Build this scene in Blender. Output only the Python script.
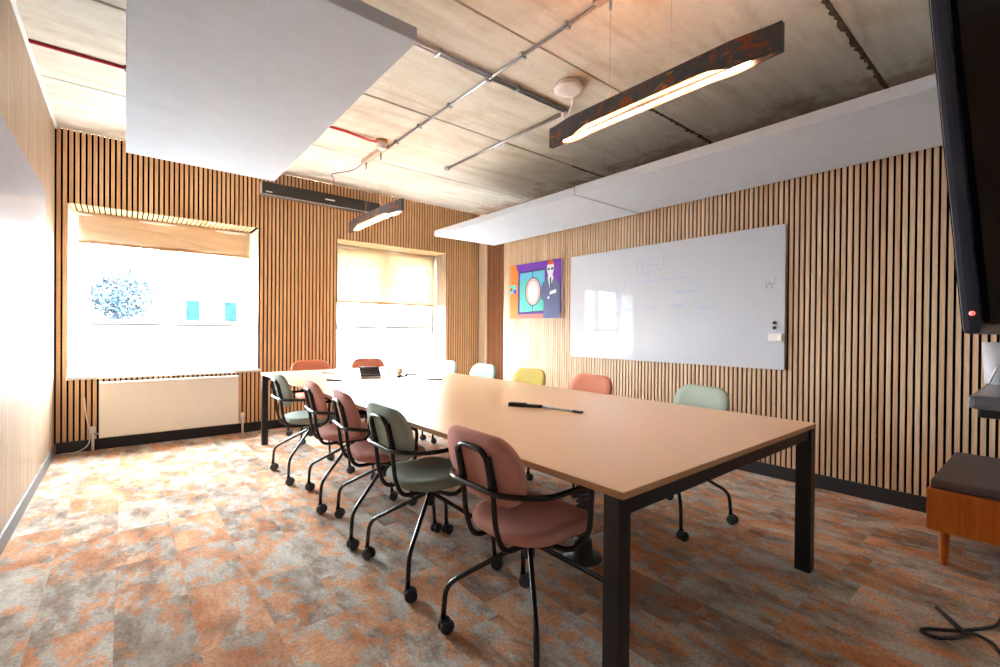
import bpy, bmesh, math, random
from mathutils import Vector, Matrix
random.seed(7)
PI = math.pi
SC = bpy.context.scene
COL = SC.collection
for o in list(bpy.data.objects):
    bpy.data.objects.remove(o)

# ------------------------------------------------------------------ camera
cd = bpy.data.cameras.new('camera')
cd.sensor_width = 36.0
cd.sensor_fit = 'HORIZONTAL'
cd.lens = 458.24 * 36.0 / 1000.0
cd.clip_start = 0.02
cd.clip_end = 200
cam = bpy.data.objects.new('camera', cd)
COL.objects.link(cam)
_y, _p, _r = math.radians(-39.299), math.radians(-0.3443), math.radians(0.4984)
_f = Vector((-math.sin(_y) * math.cos(_p), math.cos(_y) * math.cos(_p), math.sin(_p)))
_rt = Vector((math.cos(_y), math.sin(_y), 0))
_up = _rt.cross(_f)
_r2 = _rt * math.cos(_r) + _up * math.sin(_r)
_u2 = -_rt * math.sin(_r) + _up * math.cos(_r)
_m = Matrix((_r2, _u2, -_f)).transposed().to_4x4()
_m.translation = Vector((0, 0, 1.1914))
cam.matrix_world = _m
SC.camera = cam

# ------------------------------------------------------------------ world, exposure
W = bpy.data.worlds.new('world')
SC.world = W
W.use_nodes = True
nt = W.node_tree
bg = nt.nodes['Background']
bg.inputs['Color'].default_value = (0.88, 0.95, 1.0, 1)
bg.inputs['Strength'].default_value = 13.0
SC.view_settings.view_transform = 'Standard'
SC.view_settings.look = 'None'
SC.view_settings.gamma = 1.0
SC.view_settings.exposure = 2.93
SC.view_settings.use_curve_mapping = False

# room sizes
XL, XR, D, H = -0.5094, 4.1511, 5.9362, 3.0551
YN = -0.95           # near wall, behind the camera
XR2 = 5.0            # recess beyond the right wall
HL = 2.44            # the right lining stops at this height
YR = 4.989           # far end of the right wall
W1 = (-0.4247, 1.2094)
W2 = (2.1278, 3.7997)
WZ = (0.7144, 2.3716)
ZLOW = {W1: 0.7144, W2: 0.56}     # sill heights of the two openings
WDEPTH = 0.45

# ------------------------------------------------------------------ node helpers
def mat(name):
    m = bpy.data.materials.new(name)
    m.use_nodes = True
    return m, m.node_tree, m.node_tree.nodes['Principled BSDF']

def srgb(c):
    return tuple(((v / 255) / 12.92 if v / 255 <= 0.04045 else ((v / 255 + 0.055) / 1.055) ** 2.4) for v in c) + (1,)

def node(t, kind, **kw):
    n = t.nodes.new(kind)
    for k, v in kw.items():
        if k.startswith('i_'):
            n.inputs[k[2:].replace('_', ' ')].default_value = v
        else:
            setattr(n, k, v)
    return n

def mathn(t, op, a, b=None, c=None):
    n = t.nodes.new('ShaderNodeMath')
    n.operation = op
    for i, v in enumerate((a, b, c)):
        if v is None:
            continue
        if isinstance(v, (int, float)):
            n.inputs[i].default_value = v
        else:
            t.links.new(v, n.inputs[i])
    return n.outputs[0]

def mixc(t, fac, a, b, blend='MIX'):
    n = t.nodes.new('ShaderNodeMix')
    n.data_type = 'RGBA'
    n.blend_type = blend
    for i, v in ((0, fac), (6, a), (7, b)):
        if isinstance(v, (int, float)):
            n.inputs[i].default_value = v
        elif isinstance(v, tuple):
            n.inputs[i].default_value = v
        else:
            t.links.new(v, n.inputs[i])
    return n.outputs[2]

def ramp(t, fac, stops, interp='LINEAR'):
    n = t.nodes.new('ShaderNodeValToRGB')
    n.color_ramp.interpolation = interp
    e = n.color_ramp.elements
    while len(e) < len(stops):
        e.new(0.5)
    for k, (p, c) in enumerate(stops):
        e[k].position = p
        e[k].color = c
    t.links.new(fac, n.inputs[0])
    return n.outputs[0]

def coords(t, scale=(1, 1, 1)):
    tc = t.nodes.new('ShaderNodeTexCoord')
    mp = t.nodes.new('ShaderNodeMapping')
    mp.inputs['Scale'].default_value = scale
    t.links.new(tc.outputs['Object'], mp.inputs['Vector'])
    return mp.outputs[0]

def noise(t, vec, scale, detail=3, rough=0.5, dist=0.0):
    n = node(t, 'ShaderNodeTexNoise')
    n.inputs['Scale'].default_value = scale
    n.inputs['Detail'].default_value = detail
    n.inputs['Roughness'].default_value = rough
    n.inputs['Distortion'].default_value = dist
    t.links.new(vec, n.inputs['Vector'])
    return n.outputs['Fac']

def bump(t, b, height, strength=0.3, dist=0.01):
    n = node(t, 'ShaderNodeBump')
    n.inputs['Strength'].default_value = strength
    n.inputs['Distance'].default_value = dist
    t.links.new(height, n.inputs['Height'])
    t.links.new(n.outputs[0], b.inputs['Normal'])

def plain(name, rgb, rough=0.6, metal=0.0, vary=0.06, spec=0.5, nscale=40, bmp=0.0, coat=0.0):
    m, t, b = mat(name)
    v = coords(t)
    n = noise(t, v, nscale, 4)
    c = srgb(rgb)
    lo = tuple(x * (1 - vary) for x in c[:3]) + (1,)
    hi = tuple(min(1, x * (1 + vary)) for x in c[:3]) + (1,)
    t.links.new(ramp(t, n, [(0.3, lo), (0.7, hi)]), b.inputs['Base Color'])
    b.inputs['Roughness'].default_value = rough
    b.inputs['Metallic'].default_value = metal
    b.inputs['Specular IOR Level'].default_value = spec
    b.inputs['Coat Weight'].default_value = coat
    b.inputs['Coat Roughness'].default_value = 0.04
    if bmp:
        bump(t, b, n, bmp, 0.004)
    return m

def emit(name, rgb, strength):
    m, t, b = mat(name)
    b.inputs['Base Color'].default_value = (0.8, 0.8, 0.8, 1)
    b.inputs['Emission Color'].default_value = srgb(rgb)
    b.inputs['Emission Strength'].default_value = strength
    return m

def slat_wood(name, axis, pitch, origin, a, b_, rough=0.5):
    m, t, b = mat(name)
    tc = t.nodes.new('ShaderNodeTexCoord')
    sp = t.nodes.new('ShaderNodeSeparateXYZ')
    t.links.new(tc.outputs['Object'], sp.inputs[0])
    idx = mathn(t, 'FLOOR', mathn(t, 'DIVIDE', mathn(t, 'SUBTRACT', sp.outputs[axis], origin), pitch))
    wn = node(t, 'ShaderNodeTexWhiteNoise', noise_dimensions='1D')
    t.links.new(idx, wn.inputs['W'])
    base = ramp(t, wn.outputs['Value'], [(0.0, srgb(a)), (1.0, srgb(b_))])
    # grain, shifted for every slat
    cb = t.nodes.new('ShaderNodeCombineXYZ')
    t.links.new(mathn(t, 'ADD', mathn(t, 'MULTIPLY', sp.outputs[0], 70), mathn(t, 'MULTIPLY', idx, 3.7)), cb.inputs[0])
    t.links.new(mathn(t, 'MULTIPLY', sp.outputs[1], 70), cb.inputs[1])
    t.links.new(mathn(t, 'MULTIPLY', sp.outputs[2], 2.2), cb.inputs[2])
    g = noise(t, cb.outputs[0], 1.6, 5, 0.6, 0.4)
    dark = ramp(t, g, [(0.3, (0.72, 0.68, 0.64, 1)), (0.62, (1, 1, 1, 1))])
    t.links.new(mixc(t, 1.0, base, dark, 'MULTIPLY'), b.inputs['Base Color'])
    b.inputs['Roughness'].default_value = rough
    b.inputs['Specular IOR Level'].default_value = 0.35
    return m

M = {}
M['felt'] = plain('black_felt', (16, 15, 17), 0.95, vary=0.2, spec=0.1)
M['slat_far'] = slat_wood('oak_slat_far', 0, 0.04305, XL + 0.045, (232, 184, 136), (246, 206, 158))
M['slat_right'] = slat_wood('oak_slat_right', 1, 0.0386, 0.0, (214, 176, 142), (232, 200, 166), 0.45)
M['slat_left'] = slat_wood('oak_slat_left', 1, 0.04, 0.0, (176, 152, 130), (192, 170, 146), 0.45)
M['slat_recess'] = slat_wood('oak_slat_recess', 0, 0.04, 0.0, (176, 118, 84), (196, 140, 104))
M['pale_wood'] = plain('pale_wood', (222, 200, 172), 0.45)
M['black'] = plain('black_powder_coat', (22, 22, 24), 0.42, vary=0.1)
M['black_gloss'] = plain('black_tube', (14, 14, 17), 0.25, vary=0.1, spec=0.6)
M['black_plastic'] = plain('black_plastic', (26, 27, 31), 0.45)
M['wheel'] = plain('caster_wheel', (44, 46, 52), 0.5)
M['charcoal'] = plain('charcoal_baseboard', (34, 33, 38), 0.5)
M['grey_base'] = plain('grey_baseboard', (112, 108, 108), 0.5)
M['white'] = plain('white_paint', (240, 240, 240), 0.45, vary=0.02)
M['upvc'] = plain('white_window_frame', (226, 224, 224), 0.3, vary=0.01)
M['cream'] = plain('cream_radiator', (252, 244, 230), 0.4, vary=0.02)
M['steel'] = plain('galvanised_steel', (176, 178, 184), 0.3, 0.85, vary=0.08)
M['white_plastic'] = plain('white_plastic', (236, 228, 226), 0.35, vary=0.02)
M['canopy'] = plain('beige_canopy', (178, 160, 142), 0.5)
M['red'] = plain('red_cable', (196, 24, 44), 0.4)
M['grey_fabric'] = None

def fabric(name, rgb, vary=0.08, sc=350, rough=0.9):
    m, t, b = mat(name)
    v = coords(t)
    n = noise(t, v, sc, 2)
    n2 = noise(t, v, 9, 3)
    c = srgb(rgb)
    lo = tuple(x * (1 - vary) for x in c[:3]) + (1,)
    hi = tuple(min(1, x * (1 + vary)) for x in c[:3]) + (1,)
    a = ramp(t, n, [(0.3, lo), (0.7, hi)])
    s = ramp(t, n2, [(0.3, (0.94, 0.94, 0.94, 1)), (0.7, (1, 1, 1, 1))])
    t.links.new(mixc(t, 1.0, a, s, 'MULTIPLY'), b.inputs['Base Color'])
    b.inputs['Roughness'].default_value = rough
    b.inputs['Specular IOR Level'].default_value = 0.25
    bump(t, b, n, 0.15, 0.002)
    return m

M['raft'] = fabric('grey_acoustic_felt', (204, 211, 222), 0.05, 120, 0.95)
M['raft_edge'] = M['raft']
M['cushion'] = fabric('taupe_cushion', (96, 84, 82))
M['pink'] = fabric('dusty_pink_fabric', (206, 146, 134))
M['sage'] = fabric('sage_fabric', (160, 172, 160))
M['mint'] = fabric('mint_fabric', (184, 216, 206))
M['coral'] = fabric('coral_fabric', (212, 136, 110))
M['yellow'] = fabric('mustard_fabric', (206, 184, 104))

def m_blind(name, c0, c1, trl):
    m, t, b = mat(name)
    v = coords(t, (1, 1, 1))
    n = noise(t, coords(t, (1.2, 1, 5)), 2.2, 3, 0.5, 0.6)
    c = ramp(t, n, [(0.35, srgb(c0)), (0.65, srgb(c1))])
    t.links.new(c, b.inputs['Base Color'])
    b.inputs['Roughness'].default_value = 0.85
    tr = node(t, 'ShaderNodeBsdfTranslucent')
    t.links.new(c, tr.inputs['Color'])
    mx = node(t, 'ShaderNodeMixShader')
    mx.inputs[0].default_value = trl
    t.links.new(b.outputs[0], mx.inputs[1])
    t.links.new(tr.outputs[0], mx.inputs[2])
    t.links.new(mx.outputs[0], t.nodes['Material Output'].inputs['Surface'])
    bump(t, b, n, 0.4, 0.02)
    return m
M['blind'] = m_blind('beige_blind', (196, 170, 140), (206, 182, 152), 0.02)
M['blind_cream'] = m_blind('cream_blind', (230, 216, 190), (238, 228, 206), 0.2)

def m_glass():
    m, t, b = mat('window_glass')
    t.nodes.remove(b)
    tr = node(t, 'ShaderNodeBsdfTransparent')
    tr.inputs[0].default_value = (0.96, 0.98, 0.98, 1)
    gl = node(t, 'ShaderNodeBsdfGlossy')
    gl.inputs['Roughness'].default_value = 0.01
    mx = node(t, 'ShaderNodeMixShader')
    mx.inputs[0].default_value = 0.06
    t.links.new(tr.outputs[0], mx.inputs[1])
    t.links.new(gl.outputs[0], mx.inputs[2])
    t.links.new(mx.outputs[0], t.nodes['Material Output'].inputs['Surface'])
    return m
M['glass'] = m_glass()
def m_fill_tint():
    m, t, b = mat('fill_door_tint')  # dims the daylight that enters by the added fill door
    t.nodes.remove(b)
    tr = node(t, 'ShaderNodeBsdfTransparent'); tr.inputs[0].default_value = (0.035, 0.036, 0.038, 1)
    t.links.new(tr.outputs[0], t.nodes['Material Output'].inputs['Surface'])
    return m
M['fill_tint'] = m_fill_tint()

def m_board(name, rgb, rough=0.03):
    m, t, b = mat(name)
    n = noise(t, coords(t), 1.3, 3)
    c = srgb(rgb)
    t.links.new(ramp(t, n, [(0.3, tuple(x * 0.96 for x in c[:3]) + (1,)), (0.7, c)]), b.inputs['Base Color'])
    b.inputs['Roughness'].default_value = 0.35
    b.inputs['Specular IOR Level'].default_value = 0.05
    b.inputs['Coat Weight'].default_value = 0.5
    b.inputs['Coat Roughness'].default_value = rough
    b.inputs['Coat IOR'].default_value = 1.55
    return m
M['board'] = m_board('glass_whiteboard', (198, 199, 207))
M['board_left'] = m_board('pale_blue_glass', (160, 168, 182))
M['marker_blue'] = plain('blue_marker', (160, 170, 218), 0.6)
M['marker_grey'] = plain('grey_marker', (120, 120, 130), 0.6)

def m_table():
    m, t, b = mat('light_oak_laminate')
    v = coords(t, (14, 0.8, 1))
    n = noise(t, v, 3.0, 4, 0.45, 0.1)
    t.links.new(ramp(t, n, [(0.3, srgb((232, 192, 150))), (0.7, srgb((235, 196, 155)))]), b.inputs['Base Color'])
    r = ramp(t, n, [(0.3, (0.32,) * 3 + (1,)), (0.7, (0.34,) * 3 + (1,))])
    t.links.new(r, b.inputs['Roughness'])
    b.inputs['Specular IOR Level'].default_value = 0.5
    return m
M['table'] = m_table()
M['table_edge'] = plain('table_edge_wood', (190, 136, 92), 0.5)

def m_carpet():
    m, t, b = mat('carpet_planks')
    tc = t.nodes.new('ShaderNodeTexCoord')
    sp = t.nodes.new('ShaderNodeSeparateXYZ')
    t.links.new(tc.outputs['Object'], sp.inputs[0])
    col = mathn(t, 'FLOOR', mathn(t, 'DIVIDE', mathn(t, 'ADD', sp.outputs[0], 0.03), 0.25))
    w1 = node(t, 'ShaderNodeTexWhiteNoise', noise_dimensions='1D')
    t.links.new(col, w1.inputs['W'])
    row = mathn(t, 'FLOOR', mathn(t, 'ADD', mathn(t, 'DIVIDE', sp.outputs[1], 0.5), mathn(t, 'MULTIPLY', w1.outputs['Value'], 7)))
    cid = t.nodes.new('ShaderNodeCombineXYZ')
    t.links.new(col, cid.inputs[0]); t.links.new(row, cid.inputs[1])
    w2 = node(t, 'ShaderNodeTexWhiteNoise', noise_dimensions='3D')
    t.links.new(cid.outputs[0], w2.inputs['Vector'])
    off = node(t, 'ShaderNodeVectorMath', operation='SCALE')
    t.links.new(w2.outputs['Color'], off.inputs[0]); off.inputs['Scale'].default_value = 3.0
    add = node(t, 'ShaderNodeVectorMath', operation='ADD')
    t.links.new(tc.outputs['Object'], add.inputs[0]); t.links.new(off.outputs[0], add.inputs[1])
    mp = node(t, 'ShaderNodeMapping'); mp.inputs['Scale'].default_value = (1.0, 0.55, 1)
    mp.inputs['Rotation'].default_value = (0, 0, 0.25)
    t.links.new(add.outputs[0], mp.inputs[0])
    v = mp.outputs[0]
    n1 = noise(t, v, 10.0, 10, 0.68, 0.1)
    n2 = noise(t, v, 6.0, 9, 0.66, 0.1)
    n2b = node(t, 'ShaderNodeMapping'); n2b.inputs['Location'].default_value = (11, 5, 3)
    t.links.new(v, n2b.inputs[0])
    n3 = noise(t, n2b.outputs[0], 6.5, 9, 0.7, 0.15)
    fib = noise(t, coords(t), 330, 3, 0.7)
    fib2 = noise(t, coords(t), 75, 4, 0.75)
    sep = node(t, 'ShaderNodeSeparateColor'); t.links.new(w2.outputs['Color'], sep.inputs[0])
    grey = ramp(t, n2, [(0.34, srgb((136, 118, 106))), (0.46, srgb((184, 170, 156))), (0.6, srgb((214, 207, 197)))])
    sh = mathn(t, 'ADD', n1, mathn(t, 'MULTIPLY', mathn(t, 'SUBTRACT', sep.outputs[1], 0.5), 0.10))
    fo = ramp(t, sh, [(0.485, (0, 0, 0, 1)), (0.535, (1, 1, 1, 1))])
    orange = ramp(t, n2, [(0.35, srgb((196, 126, 80))), (0.6, srgb((234, 178, 138)))])
    c = mixc(t, mathn(t, 'MULTIPLY', fo, 0.9), grey, orange)
    sb = mathn(t, 'ADD', n3, mathn(t, 'MULTIPLY', mathn(t, 'SUBTRACT', sep.outputs[2], 0.5), 0.12))
    fb = ramp(t, sb, [(0.54, (0, 0, 0, 1)), (0.62, (1, 1, 1, 1))])
    c = mixc(t, mathn(t, 'MULTIPLY', fb, 0.55), c, srgb((124, 98, 84)))
    tint = ramp(t, w2.outputs['Value'], [(0.0, (0.66, 0.62, 0.6, 1)), (0.12, (0.88, 0.86, 0.84, 1)), (0.8, (1, 1, 1, 1)), (1.0, (1.12, 1.1, 1.08, 1))])
    c = mixc(t, 1.0, c, tint, 'MULTIPLY')
    ff = ramp(t, fib2, [(0.35, (0.66, 0.66, 0.66, 1)), (0.6, (1.08, 1.08, 1.08, 1))])
    c = mixc(t, 1.0, c, ff, 'MULTIPLY')
    t.links.new(c, b.inputs['Base Color'])
    b.inputs['Roughness'].default_value = 0.92
    b.inputs['Specular IOR Level'].default_value = 0.2
    hh = mathn(t, 'ADD', fib, fib2)
    bump(t, b, hh, 0.6, 0.006)
    return m
M['carpet'] = m_carpet()

def m_ceiling():
    m, t, b = mat('board_marked_concrete')
    v = coords(t, (0.5, 3.2, 1))
    streak = noise(t, v, 2.4, 7, 0.62, 0.4)
    blot = noise(t, coords(t), 0.9, 6, 0.6, 1.0)
    fine = noise(t, coords(t), 26, 5, 0.7)
    c = ramp(t, streak, [(0.28, srgb((198, 188, 172))), (0.5, srgb((220, 213, 200))), (0.72, srgb((232, 227, 217)))])
    st = ramp(t, blot, [(0.34, (0.84, 0.78, 0.70, 1)), (0.5, (1, 1, 1, 1))])
    c = mixc(t, 0.8, c, st, 'MULTIPLY')
    f = ramp(t, fine, [(0.3, (0.88, 0.88, 0.86, 1)), (0.55, (1, 1, 1, 1))])
    c = mixc(t, 0.7, c, f, 'MULTIPLY')
    cr = noise(t, coords(t, (2.2, 1, 1)), 5.0, 9, 0.75, 1.2)
    ck = ramp(t, cr, [(0.26, (0.45, 0.4, 0.34, 1)), (0.32, (1, 1, 1, 1))])
    c = mixc(t, 0.8, c, ck, 'MULTIPLY')
    wl = noise(t, coords(t, (0.25, 9, 1)), 2.0, 4, 0.5, 0.2)
    wv = ramp(t, wl, [(0.64, (0, 0, 0, 1)), (0.70, (1, 1, 1, 1))])
    c = mixc(t, mathn(t, 'MULTIPLY', wv, 0.3), c, srgb((226, 220, 210)))
    tc = t.nodes.new('ShaderNodeTexCoord'); sp = t.nodes.new('ShaderNodeSeparateXYZ'); t.links.new(tc.outputs['Object'], sp.inputs[0])
    sn = noise(t, coords(t), 3.2, 7, 0.7, 0.4)
    ss = mathn(t, 'ADD', mathn(t, 'MULTIPLY', mathn(t, 'SUBTRACT', sp.outputs[0], 4.15), 0.9), mathn(t, 'MULTIPLY', mathn(t, 'SUBTRACT', sn, 0.5), 1.6))
    sm = ramp(t, ss, [(0.02, (0, 0, 0, 1)), (0.25, (1, 1, 1, 1))])
    c = mixc(t, mathn(t, 'MULTIPLY', sm, 0.6), c, srgb((150, 112, 78)))
    t.links.new(c, b.inputs['Base Color'])
    b.inputs['Roughness'].default_value = 0.85
    bump(t, b, mathn(t, 'ADD', streak, fine), 0.35, 0.01)
    return m
M['ceiling'] = m_ceiling()
M['joint'] = plain('joint_mortar', (92, 80, 66), 0.9, vary=0.5, nscale=18)  # dark mortar of the plank joints and cracks

def m_rust():
    m, t, b = mat('rusted_steel')
    n = noise(t, coords(t), 14, 7, 0.7, 0.6)
    n2 = noise(t, coords(t, (1, 0.5, 1)), 32, 5, 0.7)
    c = ramp(t, n, [(0.42, srgb((74, 82, 94))), (0.54, srgb((96, 86, 84))), (0.60, srgb((160, 84, 52))), (0.72, srgb((110, 62, 50)))])
    s = ramp(t, n2, [(0.60, (0, 0, 0, 1)), (0.66, (1, 1, 1, 1))])
    c = mixc(t, mathn(t, 'MULTIPLY', s, 0.7), c, srgb((216, 140, 66)))
    t.links.new(c, b.inputs['Base Color'])
    b.inputs['Roughness'].default_value = 0.55
    b.inputs['Metallic'].default_value = 0.4
    return m
M['rust'] = m_rust()
M['tube'] = emit('led_tube', (255, 200, 150), 11.0)
M['glowstrip'] = emit('warm_uplight_strip', (255, 160, 80), 7.0)
M['red_led'] = emit('red_standby_led', (255, 2, 2), 0.25)

def m_bench():
    m, t, b = mat('orange_bench_wood')
    n = noise(t, coords(t, (6, 6, 0.7)), 6, 5, 0.6, 0.3)
    t.links.new(ramp(t, n, [(0.3, srgb((184, 92, 24))), (0.7, srgb((206, 112, 34)))]), b.inputs['Base Color'])
    b.inputs['Roughness'].default_value = 0.4
    return m
M['bench'] = m_bench()
M['screen'] = plain('dark_screen', (12, 13, 15), 0.12, vary=0.02)
M['bezel'] = plain('navy_black_bezel', (44, 46, 62), 0.35)
M['tray'] = plain('grey_tray', (120, 122, 130), 0.3, 0.3)
M['tray_light'] = plain('matt_white_beaker', (176, 176, 184), 0.5)
M['leaf'] = plain('tree_leaf', (20, 38, 50), 0.7, vary=0.4, nscale=3)
M['bark'] = plain('tree_bark', (110, 100, 96), 0.8)
M['render_wall'] = plain('white_rendered_wall', (236, 238, 240), 0.8, vary=0.02)
M['dark_glass'] = plain('dark_house_glass', (18, 36, 46), 0.9, vary=0.5, nscale=4, spec=0.0)
M['paving'] = plain('pale_paving', (122, 122, 120), 0.9, vary=0.04, nscale=2)

# ------------------------------------------------------------------ mesh helpers
class B:
    """collects shapes into one mesh; every add takes a material key"""
    def __init__(s):
        s.bm = bmesh.new(); s.mats = []
    def mi(s, k):
        if k not in s.mats:
            s.mats.append(k)
        return s.mats.index(k)
    def box(s, x0, x1, y0, y1, z0, z1, k, bev=0.0, xf=None):
        vs = [s.bm.verts.new((x, y, z)) for x in (x0, x1) for y in (y0, y1) for z in (z0, z1)]
        q = [(0, 1, 3, 2), (4, 6, 7, 5), (0, 4, 5, 1), (2, 3, 7, 6), (0, 2, 6, 4), (1, 5, 7, 3)]
        fs = [s.bm.faces.new([vs[i] for i in f]) for f in q]
        if bev > 0:
            es = list({e for f in fs for e in f.edges})
            r = bmesh.ops.bevel(s.bm, geom=es, offset=bev, segments=2, affect='EDGES', profile=0.6)
            fs = list({f for f in fs if f.is_valid} | {f for f in r['faces'] if f.is_valid})
            vs = list({v for f in fs for v in f.verts})
        i = s.mi(k)
        for f in fs:
            f.material_index = i
        if xf:
            bmesh.ops.transform(s.bm, matrix=xf, verts=vs)
        return vs
    def loft(s, rings, k, caps=True, closed=True, smooth=True):
        i = s.mi(k)
        R = [[s.bm.verts.new(p) for p in r] for r in rings]
        n = len(R[0])
        for a, b in zip(R, R[1:]):
            for j in range(n if closed else n - 1):
                f = s.bm.faces.new((a[j], a[(j + 1) % n], b[(j + 1) % n], b[j]))
                f.material_index = i; f.smooth = smooth
        if caps and closed:
            for r, rev in ((R[0], True), (R[-1], False)):
                f = s.bm.faces.new(list(reversed(r)) if rev else r)
                f.material_index = i
        return [v for r in R for v in r]
    def tube(s, pts, r, k, seg=8, fillet=0.0, flat=None):
        P = [Vector(p) for p in pts]
        if fillet > 0 and len(P) > 2:
            Q = [P[0]]
            for a, b, c in zip(P, P[1:], P[2:]):
                u, v = (a - b), (c - b)
                d = min(fillet, u.length * 0.45, v.length * 0.45)
                p, q = b + u.normalized() * d, b + v.normalized() * d
                for j in range(6):
                    w = j / 5
                    Q.append(p * (1 - w) ** 2 + b * 2 * w * (1 - w) + q * w * w)
            Q.append(P[-1]); P = Q
        rings = []
        t0 = (P[1] - P[0]).normalized()
        n = t0.orthogonal().normalized()
        if flat:
            n = Vector(flat); n = (n - t0 * n.dot(t0)).normalized()
        for j, p in enumerate(P):
            t = (P[min(j + 1, len(P) - 1)] - P[max(j - 1, 0)]).normalized()
            n = (n - t * n.dot(t)).normalized()
            b = t.cross(n)
            rings.append([p + (n * math.cos(2 * PI * a / seg) + b * math.sin(2 * PI * a / seg)) * r for a in range(seg)])
        return s.loft(rings, k)
    def lathe(s, prof, c, axis, k, seg=20):
        """prof: (radius, offset along axis)"""
        ax = Vector(axis).normalized(); n = ax.orthogonal().normalized(); b = ax.cross(n); c = Vector(c)
        return s.loft([[c + ax * o + (n * math.cos(2 * PI * a / seg) + b * math.sin(2 * PI * a / seg)) * max(r, 1e-4) for a in range(seg)] for r, o in prof], k)
    def prism(s, poly, fn, d0, d1, k):
        """poly 2-D outline, fn(u,v,d)->point"""
        return s.loft([[fn(u, v, d0) for u, v in poly], [fn(u, v, d1) for u, v in poly]], k, smooth=False)
    def make(s, name, parent=None, loc=None):
        bmesh.ops.recalc_face_normals(s.bm, faces=s.bm.faces)
        me = bpy.data.meshes.new(name)
        s.bm.to_mesh(me); s.bm.free()
        for k in s.mats:
            me.materials.append(M[k])
        o = bpy.data.objects.new(name, me)
        COL.objects.link(o)
        if parent:
            o.parent = parent
        if loc:
            o.location = loc
        return o

def struct(o):
    o['kind'] = 'structure'
    return o

def tag(o, label, cat, group=None, kind=None):
    o['label'] = label; o['category'] = cat
    if group: o['group'] = group
    if kind: o['kind'] = kind
    return o

def thing(name, label, cat, loc=(0, 0, 0), rz=0, group=None):
    o = bpy.data.objects.new(name, None)
    COL.objects.link(o)
    o.location = loc; o.rotation_euler = (0, 0, rz)
    o.empty_display_size = 0.1
    return tag(o, label, cat, group)

def copy_tree(o, parent=None):
    c = o.copy(); COL.objects.link(c); c.parent = parent
    for ch in list(o.children):
        copy_tree(ch, c)
    return c

def rrect(w, h, r, seg=6):
    """rounded rectangle outline centred on 0"""
    out = []
    for cx, cy, a0 in ((w / 2 - r, h / 2 - r, 0), (-w / 2 + r, h / 2 - r, PI / 2), (-w / 2 + r, -h / 2 + r, PI), (w / 2 - r, -h / 2 + r, 1.5 * PI)):
        for j in range(seg + 1):
            a = a0 + PI / 2 * j / seg
            out.append((cx + r * math.cos(a), cy + r * math.sin(a)))
    return out

# ------------------------------------------------------------------ room shell
b = B(); b.box(XL - 0.15, XR2 + 0.1, YN - 0.1, D + 0.02, -0.1, 0.0, 'carpet'); struct(b.make('floor'))

# ceiling: concrete planks with open joints
b = B()
joints = [-0.45, 0.85, 2.18, 3.50, 4.80, D + 0.02]
y0 = YN - 0.1
for k, yj in enumerate(joints):
    g = 0.009 if k not in (1, 3) else 0.014
    b.box(XL - 0.1, XR2 + 0.1, y0, yj - g, H, H + 0.12, 'ceiling')
    y0 = yj + g
b.box(XL - 0.1, XR2 + 0.1, YN - 0.1, D + 0.02, H + 0.03, H + 0.2, 'joint')
rc = random.Random(3)
for yj, xa, xb, wmax in ((0.85, 2.95, 4.55, 0.028), (2.18, 3.35, 4.6, 0.035), (3.50, 3.9, 4.5, 0.03)):
    n = 60; lo, hi = [], []
    for j in range(n + 1):
        x = xa + (xb - xa) * j / n
        lo.append((x, yj - rc.uniform(0.004, wmax * 0.6))); hi.append((x, yj + rc.uniform(0.004, wmax)))
    b.loft([[Vector((l[0], l[1], H - 0.0025)), Vector((h_[0], h_[1], H - 0.0025)), Vector((h_[0], h_[1], H + 0.02)), Vector((l[0], l[1], H + 0.02))] for l, h_ in zip(lo, hi)], 'joint', smooth=False)
struct(b.make('ceiling'))

PF = 0.04305
def openings(x):
    for a, c in (W1, W2):
        if a - 0.003 < x < c + 0.003:
            return True
    return False
# far wall with two window openings
b = B()
yb = D + 0.012
XC = 4.435            # where the corner box starts
for x0, x1, z0, z1 in ((XL - 0.15, W1[0], 0, H), (W1[1], W2[0], 0, H), (W2[1], XR2 + 0.1, 0, H),
                       (W1[0], W1[1], 0, ZLOW[W1]), (W2[0], W2[1], 0, ZLOW[W2]), (W1[0], W1[1], WZ[1], H), (W2[0], W2[1], WZ[1], H)):
    b.box(x0, x1, yb, D + 0.5, z0, z1, 'felt')
n = int((XC - XL) / PF)
for i in range(n + 1):
    xa = XL + 0.012 + i * PF; xb = xa + 0.0275
    if xb > XC: break
    xm = (xa + xb) / 2
    spans = [(0.0, H)]
    for w in (W1, W2):
        if w[0] < xm < w[1]:
            spans = [(0.0, ZLOW[w] - 0.03), (WZ[1], H)]
    for z0, z1 in spans:
        b.box(xa, xb, D, yb, z0, z1, 'slat_far')
# slatted reveals: head and cheeks of both openings
for w in (W1, W2):
    i0 = int((w[0] - XL) / PF)
    for i in range(i0, i0 + 60):
        xa = XL + 0.012 + i * PF; xb = xa + 0.0305
        if xa < w[0] or xb > w[1]: continue
        b.box(xa, xb, D, D + WDEPTH, WZ[1] - 0.010, WZ[1], 'slat_far')
    b.box(w[0] - 0.002, w[0] + 0.008, D + 0.014, D + WDEPTH, ZLOW[w], WZ[1] - 0.010, 'white')
    if w is W1:
        b.box(w[1] - 0.008, w[1] + 0.002, D + 0.014, D + WDEPTH, WZ[0], WZ[1] - 0.010, 'pale_wood')
        continue
    for j in range(10):
        ya = D + 0.012 + j * PF
        b.box(w[1] - 0.010, w[1], ya, ya + 0.0305, ZLOW[w], WZ[1], 'slat_left')
struct(b.make('wall_far'))

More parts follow.
